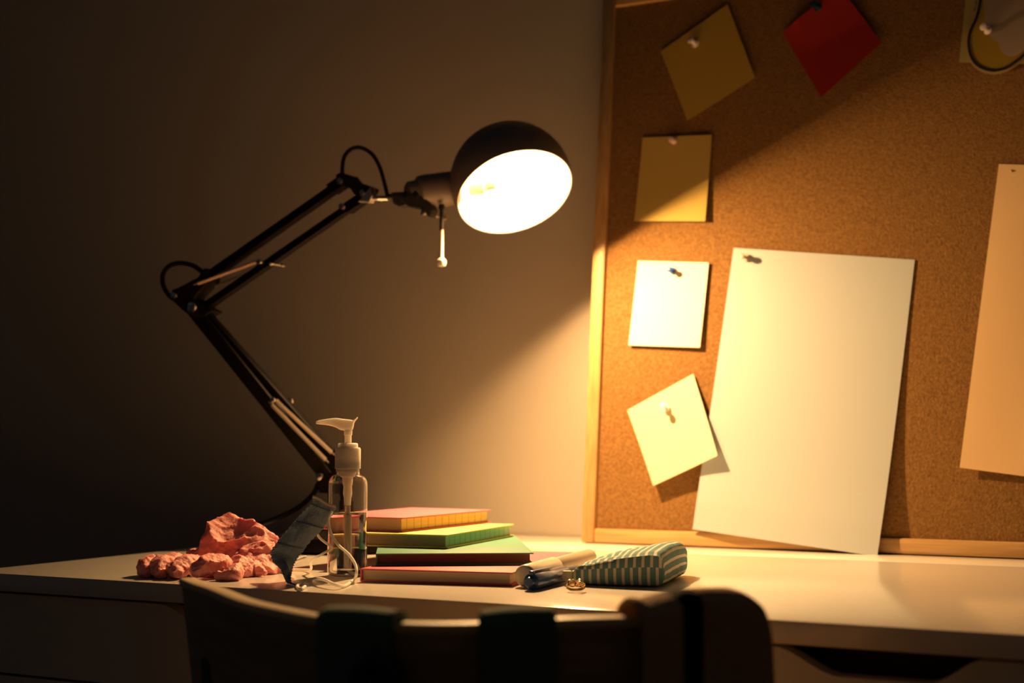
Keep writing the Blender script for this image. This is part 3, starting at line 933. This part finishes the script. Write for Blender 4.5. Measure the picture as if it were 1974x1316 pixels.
# the front glove: curled fingers lying toward the desk edge
bm = new_bm()
glove_blob(bm, V(-0.822, 1.010, 0.001), (0.030, 0.018, 0.011), 0.0038, 40, 1.7, 5)
glove_blob(bm, V(-0.855, 1.003, 0.000), (0.020, 0.018, 0.009), 0.0038, 40, 2.2, 5)
glove_blob(bm, V(-0.795, 1.010, 0.003), (0.014, 0.012, 0.013), 0.003, 55, 6.6, 5)
g2 = obj('latex_glove', bm, M_glove, angle=55)
tag(g2, 'crumpled pink latex glove in front with its fingers curled toward the desk edge', 'glove', 'pair of pink gloves')
fingers = [
    ([V(-0.862, 1.005, 0.006), V(-0.868, 0.985, 0.008), V(-0.863, 0.970, 0.008), V(-0.854, 0.962, 0.004)], [0.008, 0.0085, 0.0075, 0.003]),
    ([V(-0.846, 1.005, 0.007), V(-0.850, 0.985, 0.010), V(-0.846, 0.968, 0.009), V(-0.838, 0.960, 0.004)], [0.008, 0.009, 0.0085, 0.003]),
    ([V(-0.832, 1.004, 0.007), V(-0.830, 0.985, 0.010), V(-0.828, 0.968, 0.008), V(-0.820, 0.960, 0.004)], [0.008, 0.0085, 0.008, 0.003]),
    ([V(-0.805, 1.006, 0.007), V(-0.803, 0.990, 0.011), V(-0.808, 0.975, 0.010), V(-0.806, 0.966, 0.004)], [0.008, 0.0088, 0.0075, 0.003]),
    ([V(-0.790, 1.002, 0.005), V(-0.782, 0.986, 0.006), V(-0.776, 0.978, 0.006), V(-0.790, 0.972, 0.003)], [0.006, 0.0066, 0.0060, 0.003]),
]
for i, (p_, r_) in enumerate(fingers):
    bm = new_bm(); finger(bm, p_, r_, seed=i * 3.3)
    obj('glove_finger', bm, M_glove, g2, angle=60)
bm = new_bm(); finger(bm, [V(-0.800, 1.055, 0.006), V(-0.792, 1.030, 0.006), V(-0.783, 1.020, 0.005), V(-0.772, 1.018, 0.003)], [0.008, 0.007, 0.005, 0.002], seed=9)
obj('glove_finger', bm, M_glove, g1, angle=60)

# ------------------------------------------------------------------ pens, pouch, key ring
M_mark = mat('marker barrel', (0.72, 0.62, 0.48), 0.33)
def cyl_thing(name, label, cat, a, b, prof_list, mt_list, names):
    """prof_list: list of profiles [(r, t metres from a)]"""
    root = thing(name, label, cat, a)
    for pr, mt_, nm in zip(prof_list, mt_list, names):
        bm = new_bm(); add_lathe(bm, pr, a, (b - a), 32)
        obj(nm, bm, mt_, root)
    return root
a = V(-0.5360, 1.0420, 0.0092); b = V(-0.5680, 1.2350, 0.0090)
L = (b - a).length
cyl_thing('marker_pen', 'thick beige capped marker between the books and the pouch', 'marker', a, b,
          [[(0, 0.0004), (0.0066, 0), (0.0082, 0.0010), (0.0089, 0.003), (0.0089, 0.0800), (0.0085, 0.0806), (0, 0.0807)], [(0, 0.0808), (0.0072, 0.0808), (0.0077, 0.082), (0.0077, L - 0.002), (0.005, L), (0, L)]],
          [M_mark, mat('marker body', (0.50, 0.38, 0.26), 0.4)], ['cap', 'barrel'])
M_blue = mat('blue pen plastic', (0.015, 0.065, 0.24), 0.22, spec=0.6)
a = on_z(1019, 1122, 0.0069); b = on_z(1108, 1101, 0.0069); b = a + (b - a).normalized() * 0.104
ax = (b - a).normalized()
root = cyl_thing('marker_pen', 'shiny dark blue capped marker lying in front of the beige one', 'marker', a, b,
          [[(0, 0), (0.0034, 0), (0.0038, 0.0006), (0.0038, 0.0045), (0.0062, 0.0052), (0.0066, 0.0065), (0.0066, 0.075), (0.0062, 0.0755), (0, 0.0756)], [(0, 0.0757), (0.0054, 0.0757), (0.0057, 0.077), (0.0057, 0.102), (0.004, 0.104), (0, 0.104)]],
          [M_blue, mat('blue pen body', (0.02, 0.04, 0.10), 0.3)], ['cap', 'barrel'])
CM = Matrix.Translation(a) @ Matrix.Rotation(math.atan2(ax.y, ax.x), 4, 'Z')
bm = new_bm(); add_box(bm, (0.005, -0.0018, 0.0070), (0.046, 0.0018, 0.0084), M=CM, bevel=0.0004)
add_box(bm, (0.005, -0.0018, 0.0052), (0.008, 0.0018, 0.0082), M=CM, bevel=0.0003)
obj('clip', bm, M_blue, root)

# striped pouch
M_str = mat('striped cotton', (0.2, 0.4, 0.4), 0.85, spec=0.2)
N_, L_, b_ = nodes(M_str)
uv = N_.new('ShaderNodeUVMap'); uv.uv_map = 'UVMap'
sx = N_.new('ShaderNodeSeparateXYZ')
mm = N_.new('ShaderNodeMath'); mm.operation = 'FRACT'
gt = N_.new('ShaderNodeMath'); gt.operation = 'GREATER_THAN'; gt.inputs[1].default_value = 0.66
mix = N_.new('ShaderNodeMix'); mix.data_type = 'RGBA'
mix.inputs[6].default_value = (0.15, 0.29, 0.30, 1); mix.inputs[7].default_value = (0.74, 0.70, 0.60, 1)
L_.new(uv.outputs['UV'], sx.inputs[0]); L_.new(sx.outputs['X'], mm.inputs[0]); L_.new(mm.outputs[0], gt.inputs[0]); L_.new(gt.outputs[0], mix.inputs[0]); L_.new(mix.outputs[2], b_.inputs['Base Color'])
tc = N_.new('ShaderNodeTexCoord'); nz = N_.new('ShaderNodeTexNoise'); nz.inputs['Scale'].default_value = 900
bp = N_.new('ShaderNodeBump'); bp.inputs['Strength'].default_value = 0.4; bp.inputs['Distance'].default_value = 0.0004
L_.new(tc.outputs['Object'], nz.inputs['Vector']); L_.new(nz.outputs['Fac'], bp.inputs['Height']); L_.new(bp.outputs['Normal'], b_.inputs['Normal'])
PO = V(-0.5105, 1.0780, 0.0006)
pouch = thing('pencil_pouch', 'teal and cream striped zip pouch lying in front of the cork board', 'pouch', PO)
PM = Matrix.Translation(PO) @ Matrix.Rotation(math.radians(10.9), 4, 'Z')
PL, PD, PH, PHL = 0.0745, 0.108, 0.0268, 0.0130
KC = 34
def wedge_profile():
    """outline in (u, z): the top from left to right, then the underside back again, in matched columns"""
    cols = []
    for k in range(KC + 1):
        t = k / KC
        u = PL * (0.5 - 0.5 * math.cos(PI * (0.04 + 0.96 * t))) if t < 0.5 else PL * (0.5 - 0.5 * math.cos(PI * (0.04 + 0.96 * t)))
        cols.append(u)
    top_, bot_ = [], []
    for u in cols:
        t = u / PL
        h = PHL + (PH - PHL) * min(1, t / 0.85) ** 0.8 + 0.0012 * math.sin(PI * t)
        c = h * 0.47
        rr_ = 0.0085
        e = 1.0
        if u > PL - rr_:
            e = max(0.0, 1 - ((u - (PL - rr_)) / rr_) ** 3.6) ** (1 / 3.6)
        rl_ = 0.006
        if u < rl_:
            e = max(0.0, 1 - ((rl_ - u) / rl_) ** 2.2) ** (1 / 2.2)
        top_.append((u, c + (h - c) * e)); bot_.append((u, c - c * e))
    return top_ + bot_[::-1]
WP = wedge_profile()
arcl = [0.0]
for p0, p1 in zip(WP, WP[1:]):
    arcl.append(arcl[-1] + math.hypot(p1[0] - p0[0], p1[1] - p0[1]))
PER = 0.0068
bm = new_bm(); uvl = bm.loops.layers.uv.new('UVMap')
NV = 26
cz = PH * 0.45
rows = []
for j in range(NV + 1):
    v = j / NV
    row = []
    e = min(v, 1 - v)
    shrink = 1.0 - 0.10 * max(0, 1 - e / 0.06) ** 2
    hh = 1.0 + 0.10 * math.sin(PI * v)
    for (u, z_) in WP:
        # the right end runs longer at the front, corners drawn in
        uu = u
        zz = z_ * hh * (shrink if z_ > cz else 1) + (cz * (1 - shrink) * 0.8 if z_ < cz else 0)
        yy = v * PD
        p = Vector((uu, yy, zz))
        w = noise.noise(Vector((uu, yy, z_)) * 55 + Vector((5, 2, 1))) * 0.0018 + noise.noise(Vector((uu, yy, z_)) * 140) * 0.0007
        n = Vector((uu - PL / 2, 0, zz - cz)).normalized()
        p += n * w * (0.3 if zz < 0.002 else 1)
        p.z = max(p.z, 0.0)
        row.append(bm.verts.new(PM @ p))
    rows.append(row)
nW = len(WP)
for j in range(NV):
    for i in range(nW):
        i2 = (i + 1) % nW
        f = bm.faces.new((rows[j][i], rows[j][i2], rows[j + 1][i2], rows[j + 1][i]))
        s0 = arcl[i]; s1 = arcl[i2] if i2 else arcl[-1] + 0.002
        for lpv, s in zip(f.loops, (s0, s1, s1, s0)):
            lpv[uvl].uv = (s / PER + 0.2, j / NV)
def cap(row, sign):
    """puffed end face, built as shrinking rings so stripes run upright, seam half way up"""
    prev = row
    levels = [(0.86, 0.0022), (0.6, 0.0040), (0.3, 0.0048)]
    prevk = 1.0
    def loc(i, k):
        u, z_ = WP[i]
        return (PL * 0.5 + (u - PL * 0.5), PH * 0.40 + (z_ - PH * 0.40) * k)
    Y0_ = 0 if sign < 0 else PD
    for k, bulge in levels:
        cur = []
        for i in range(nW):
            u, z_ = loc(i, k)
            uu = u
            cur.append(bm.verts.new(PM @ Vector((uu, Y0_ + sign * bulge * min(1, (uu + 0.004) / 0.02) * min(1, (PL + 0.004 - uu) / 0.02), z_))))
        for i in range(nW):
            i2 = (i + 1) % nW
            f = bm.faces.new((prev[i], prev[i2], cur[i2], cur[i]))
            ua, ub = WP[i][0], WP[i2][0]
            off = 0.55 if (WP[i][1] + WP[i2][1]) / 2 < cz else 0.2
            for lpv, s in zip(f.loops, (ua, ub, ub, ua)):
                lpv[uvl].uv = (s / PER + off, 0)
        prev = cur; prevk = k
    # close with a strip between the upper and lower halves of the last ring
    half = nW // 2
    top_i = list(range(0, nW)); i = 0; j = nW - 1
    while j - i >= 3:
        f = bm.faces.new((prev[i], prev[i + 1], prev[j - 1], prev[j]))
        for lpv, s in zip(f.loops, (WP[i][0], WP[i + 1][0], WP[i + 1][0], WP[i][0])):
            lpv[uvl].uv = (s / PER + 0.55, 0)
        i += 1; j -= 1
    if j - i == 2:
        bm.faces.new((prev[i], prev[i + 1], prev[j]))
cap(rows[0], -1); cap(rows[-1], 1)
body = obj('pouch_body', bm, M_str, pouch, angle=75)
M_zip = mat('zip tape', (0.80, 0.70, 0.50), 0.6)
bm = new_bm()
add_tube(bm, [PM @ Vector((-0.0006, y_, PHL * 0.62 + 0.001)) for y_ in [0.0, 0.03, 0.06, 0.09, PD]], 0.0018, 8)
obj('zipper', bm, M_zip, pouch)
bm = new_bm()
add_box(bm, (-0.0080, -0.0030, 0.0030), (-0.0005, 0.0010, 0.0110), M=PM, bevel=0.0008)
obj('zip_tab', bm, M_zip, pouch)

M_gold = mat('gold metal', (0.85, 0.60, 0.28), 0.2, metal=1.0)
RGc = on_z(1110, 1133, 0.003)
kr = thing('key_ring', 'small gold split ring with links lying by the pouch zip', 'ring', RGc - Vector((0, 0, 0.003)))
def ring(bm, c, n, R_, r_):
    M = frame_to(n)
    pts = [Vector(c) + M @ Vector((R_ * math.cos(2 * PI * k / 28), R_ * math.sin(2 * PI * k / 28), 0)) for k in range(29)]
    add_tube(bm, pts, r_, 8, caps=False)
bm = new_bm(); ring(bm, RGc + Vector((0, 0, 0.0006)), (0.1, -0.25, 1), 0.0070, 0.0006); ring(bm, RGc + Vector((0, 0, 0.0018)), (0.1, -0.28, 1), 0.0070, 0.0006)
obj('split_ring', bm, M_gold, kr)
bm = new_bm()
ring(bm, RGc + Vector((-0.005, 0.003, 0.0030)), (0.8, -0.5, 0.5), 0.0030, 0.0005)
ring(bm, RGc + Vector((0.001, 0.002, 0.0036)), (-0.5, -0.8, 0.4), 0.0030, 0.0005)
ring(bm, RGc + Vector((0.005, -0.001, 0.0030)), (0.7, 0.5, 0.5), 0.0028, 0.0005)
obj('chain_link', bm, M_gold, kr)

# ------------------------------------------------------------------ the chair
M_chair = add_noise_color(mat('chair veneer', (0.32, 0.19, 0.10), 0.45), (0.32, 0.21, 0.12), (0.42, 0.29, 0.17), 12, stretch=(1, 1, 12))
M_edge = mat('chair edge ply', (0.88, 0.68, 0.42), 0.45)  # ply tone paled further, painting in the lit highlight along the top edge
topc = [(-0.667, 0.792, 0.0215), (-0.634, 0.765, 0.022), (-0.600, 0.740, 0.0225), (-0.545, 0.700, 0.022), (-0.500, 0.675, 0.022), (-0.460, 0.660, 0.0215), (-0.415, 0.656, 0.0215), (-0.376, 0.668, 0.022), (-0.335, 0.694, 0.024), (-0.300, 0.727, 0.0235), (-0.262, 0.778, 0.022)]
TC = smooth_path([Vector(p) for p in topc], 8)
nT = len(TC) - 1
def shell(s, drop, off=0.0):
    """s 0..1 along the back rest, drop below the top edge, off > 0 toward the photographer"""
    x = s * nT; i = min(max(int(math.floor(x)), 0), nT - 1); f = x - i
    p = TC[i].lerp(TC[i + 1], f)
    j0, j1 = max(i - 2, 0), min(i + 3, nT)
    t = (TC[j1] - TC[j0]); t.z = 0; t.normalize()
    n = Vector((t.y, -t.x, 0))
    if n.y > 0:
        n = -n
    # leans back and narrows downward
    mid = Vector((-0.46, 0.74, 0))
    q = Vector((p.x, p.y, 0))
    k = 1 - 0.42 * drop
    q = mid + (q - mid) * k
    q += Vector((0.0, 0.10, 0)) * drop
    return Vector((q.x, q.y, Z0 + p.z - drop)) + n * off
chair = thing('chair', 'brown bent veneer chair back in the blurred foreground', 'chair', Vector((-0.46, 0.80, 0)))
bm = new_bm()
CT = 0.0095; DROP = 0.30
def ring_at(s):
    d = DROP * (0.35 + 0.65 * math.sin(PI * min(max(s, 0.02), 0.98)) ** 0.5)
    out = []
    nD = 12
    for k in range(nD + 1):
        out.append(shell(s, d * (1 - k / nD) + CT * 0.5 * (k == nD), CT / 2))
    for k in range(1, 6):
        a = PI * k / 6
        out.append(shell(s, CT / 2 - CT / 2 * math.sin(a), CT / 2 * math.cos(a)))
    for k in range(nD + 1):
        out.append(shell(s, d * (k / nD) + CT * 0.5 * (k == 0), -CT / 2))
    return out
NS_ = 80
rr = [[bm.verts.new(p) for p in ring_at(i / NS_)] for i in range(NS_ + 1)]
nr = len(rr[0])
for i in range(NS_):
    for k in range(nr):
        k2 = (k + 1) % nr
        bm.faces.new((rr[i][k], rr[i + 1][k], rr[i + 1][k2], rr[i][k2]))
bm.faces.new(rr[0]); bm.faces.new(rr[-1][::-1])
backrest = obj('backrest', bm, M_chair, chair, angle=60)
bm = new_bm()
def edge_fn(u, v):
    a = 2 * PI * v
    cx_ = math.copysign(abs(math.cos(a)) ** 0.45, math.cos(a)); cy_ = math.copysign(abs(math.sin(a)) ** 0.6, math.sin(a))
    return shell(u, 0.0012 - 0.0030 * cy_, 0.0064 * cx_)
add_grid(bm, edge_fn, 90, 24)
bmesh.ops.remove_doubles(bm, verts=bm.verts, dist=0.00005)
obj('edge_band', bm, M_edge, backrest)
# dark rounded opening with its liner near the left end
bm = new_bm()
def slot(u, v):
    a = 2 * PI * u
    hw, hh = 0.034, 0.060
    ss = 0.135 + hw * math.copysign(abs(math.cos(a)) ** 0.6, math.cos(a)) * v
    dd = 0.105 + hh * math.copysign(abs(math.sin(a)) ** 0.6, math.sin(a)) * v
    return shell(ss, dd, CT / 2 + 0.0012 + 0.0012 * (1 - v) )
add_grid(bm, slot, 40, 4, wrap_u=True)
o = obj('slot_liner', bm, M_plastic_black, chair); 
bm = new_bm()
def seat_fn(u, v):
    a = 2 * PI * u
    r = v
    x = -0.45 + 0.20 * r * math.copysign(abs(math.cos(a)) ** 0.55, math.cos(a))
    y = 0.88 + 0.19 * r * math.copysign(abs(math.sin(a)) ** 0.55, math.sin(a))
    return Vector((x, y, 0.445 + 0.012 * r ** 4))
add_grid(bm, seat_fn, 48, 8, wrap_u=True)
bmesh.ops.remove_doubles(bm, verts=bm.verts, dist=0.0001)
o = obj('seat', bm, M_chair, chair); solidify(o, 0.012, -1)
for sx_, sy_ in ((-1, -1), (1, -1), (-1, 1), (1, 1)):
    bm = new_bm()
    add_tube(bm, [Vector((-0.45 + sx_ * 0.13, 0.88 + sy_ * 0.12, 0.432)), Vector((-0.45 + sx_ * 0.19, 0.88 + sy_ * 0.18, 0.001))], [0.013, 0.009], 14)
    obj('leg', bm, M_edge, chair)
for sg in (-0.07, 0.07):
    bm = new_bm()
    P_ = shell(0.52 + sg * 1.6, 0.24, -0.012)
    add_tube(bm, smooth_path([P_, P_ + Vector((0, 0.004, -0.06)), Vector((-0.45 + sg, 0.80, 0.44)), Vector((-0.45 + sg, 0.88, 0.430))], 6), 0.008, 12)
    obj('back_support', bm, M_plastic_black, chair)

# backpack hung over the back rest by its two straps
M_teal = add_noise_bump(mat('dark teal webbing', (0.10, 0.19, 0.14), 0.8, spec=0.3), 700, 0.6, 0.001)
pack = thing('backpack', 'dark teal backpack hanging over the chair back by two wide straps', 'bag', shell(0.55, 0.02, 0.03))
def strap(px0, px1, drop_end=0.10):
    # find the s range that projects between px0 and px1
    def px(s):
        d = shell(s, 0.0) - CAM
        return 987 + F_PX * d.dot(RGT) / d.dot(FWD)
    def inv(x):
        a_, b_ = 0.0, 1.0
        for _ in range(40):
            m_ = (a_ + b_) / 2
            if px(m_) < x: a_ = m_
            else: b_ = m_
        return a_
    s0, s1 = inv(px0), inv(px1)
    bm = new_bm()
    T = 0.0040
    def path(w):
        # w 0..1 : camera side bottom -> over the edge -> desk side
        if w < 0.5:
            t = w / 0.5
            return drop_end * (1 - t), CT / 2 + T + 0.002 * math.sin(PI * t)
        if w < 0.75:
            a = PI * (w - 0.5) / 0.25
            return -(T + 0.0005) * math.sin(a), (CT / 2 + T) * math.cos(a)
        t = (w - 0.75) / 0.25
        return 0.045 * t, -(CT / 2 + T)
    def f(u, w):
        dr, of = path(w)
        wide = 0.5 + 0.5 * 0
        s = s0 + (s1 - s0) * u
        c = math.sin(PI * u)
        return shell(s, dr - 0.0012 * c, of * (1 + 0.12 * c))
    add_grid(bm, f, 12, 60)
    o = obj('strap', bm, M_teal, pack, angle=60); solidify(o, 0.0030, 1)
    bm = new_bm()
    return o
strap(640, 770); strap(925, 1064)
bm = new_bm()
def packf(u, v):
    a = 2 * PI * u
    x = math.copysign(abs(math.cos(a)) ** 0.5, math.cos(a)); y = math.copysign(abs(math.sin(a)) ** 0.5, math.sin(a))
    zt = v
    taper = (1 - abs(2 * zt - 1) ** 4) ** 0.5 if 0 < zt < 1 else 0.02
    return Vector((-0.405 + 0.105 * x * max(taper, 0.02) + 0.0, 0.600 + 0.036 * y * max(taper, 0.02), Z0 - 0.34 + 0.315 * zt))
add_grid(bm, packf, 48, 30, wrap_u=True)
obj('bag_body', bm, M_teal, pack, angle=60)
bm = new_bm()
hc = shell(0.60, 0.02, 0.022)
hpts = []
for k in range(13):
    a = PI * k / 12
    hpts.append(Vector((hc.x - 0.013 * math.cos(a) * 0.885, hc.y - 0.013 * math.cos(a) * 0.465, Z0 - 0.040 + 0.046 * math.sin(a) ** 0.7)))
add_tube(bm, hpts, 0.0058, 12)
obj('grab_handle', bm, M_plastic_black, pack)

# jacket draped over the right end of the back rest
M_jacket = mat('brown knit', (0.34, 0.22, 0.14), 0.9, spec=0.15)
N_, L_, b_ = nodes(M_jacket)
uv = N_.new('ShaderNodeUVMap'); uv.uv_map = 'UVMap'
sx = N_.new('ShaderNodeSeparateXYZ')
g1_ = N_.new('ShaderNodeMath'); g1_.operation = 'GREATER_THAN'; g1_.inputs[1].default_value = 0.285
g2_ = N_.new('ShaderNodeMath'); g2_.operation = 'LESS_THAN'; g2_.inputs[1].default_value = 0.455
mu = N_.new('ShaderNodeMath'); mu.operation = 'MULTIPLY'
mix = N_.new('ShaderNodeMix'); mix.data_type = 'RGBA'
mix.inputs[6].default_value = (0.52, 0.34, 0.20, 1); mix.inputs[7].default_value = (0.012, 0.009, 0.008, 1)
L_.new(uv.outputs['UV'], sx.inputs[0]); L_.new(sx.outputs['X'], g1_.inputs[0]); L_.new(sx.outputs['X'], g2_.inputs[0])
L_.new(g1_.outputs[0], mu.inputs[0]); L_.new(g2_.outputs[0], mu.inputs[1]); L_.new(mu.outputs[0], mix.inputs[0]); L_.new(mix.outputs[2], b_.inputs['Base Color'])
tc = N_.new('ShaderNodeTexCoord'); nz = N_.new('ShaderNodeTexNoise'); nz.inputs['Scale'].default_value = 300
bp = N_.new('ShaderNodeBump'); bp.inputs['Strength'].default_value = 0.6; bp.inputs['Distance'].default_value = 0.002
L_.new(tc.outputs['Object'], nz.inputs['Vector']); L_.new(nz.outputs['Fac'], bp.inputs['Height']); L_.new(bp.outputs['Normal'], b_.inputs['Normal'])
bm = new_bm(); uvl = bm.loops.layers.uv.new('UVMap')
JN, JW = 44, 40
s_a, s_b = 0.880, 1.012
def jack(u, w):
    s = s_a + (s_b - s_a) * u
    sc = min(s, 0.9999)
    over = max(0.0, s - 1.0)
    rise = 0.0010 + 0.0068 * min(1, u / 0.38) ** 1.2
    # the rounded far end
    e = max(0.0, (u - 0.72) / 0.28)
    rise -= 0.034 * (1 - math.sqrt(max(0, 1 - e ** 2.2)))
    lump = 0.003 * max(0, 1 - abs(u - 0.03) / 0.05)
    side_ = 0.0105 + 0.003 * math.sin(u * 9) 
    side_ *= (1 - 0.5 * e ** 3)
    if w < 0.55:
        t = w / 0.55
        dr = 0.16 * (1 - t) - rise * t ** 6
        of = side_ + 0.004 + 0.006 * (1 - t)
    elif w < 0.75:
        a = PI * (w - 0.55) / 0.20
        dr = -rise - 0.006 * math.sin(a) * (1 - 0.4 * e) - lump * math.sin(a)
        of = (side_ + 0.004) * math.cos(a)
    else:
        t = (w - 0.75) / 0.25
        dr = -rise * (1 - t) + 0.10 * t
        of = -(side_ + 0.004)
    p = shell(sc, dr, of)
    tdir = (TC[-1] - TC[-4]); tdir.z = 0; tdir.normalize()
    p += tdir * over * 1.0 * 0.55
    p += tdir * 0.06 * max(0, dr) * u           # spreads as it hangs
    fold = 0.0022 * noise.noise(Vector((u * 9, dr * 10, 3.0))) + 0.0012 * noise.noise(Vector((u * 26, dr * 14, 1.0)))
    nrm = (shell(sc, dr, 1.0) - shell(sc, dr, 0.0)).normalized()
    p += nrm * fold * (1 if of > 0 else -1)
    return p
g = add_grid(bm, jack, JN, JW)
bm.verts.ensure_lookup_table()
idx = {}
for i in range(JN + 1):
    for j in range(JW + 1):
        idx[g[i][j]] = (i / JN, j / JW)
for f in bm.faces:
    for lpv in f.loops:
        lpv[uvl].uv = idx[lpv.vert]
jk = obj('jacket', bm, M_jacket, angle=70); solidify(jk, 0.002, 1)
tag(jk, 'brown knitted jacket with a black stripe draped over the right of the chair back', 'jacket')
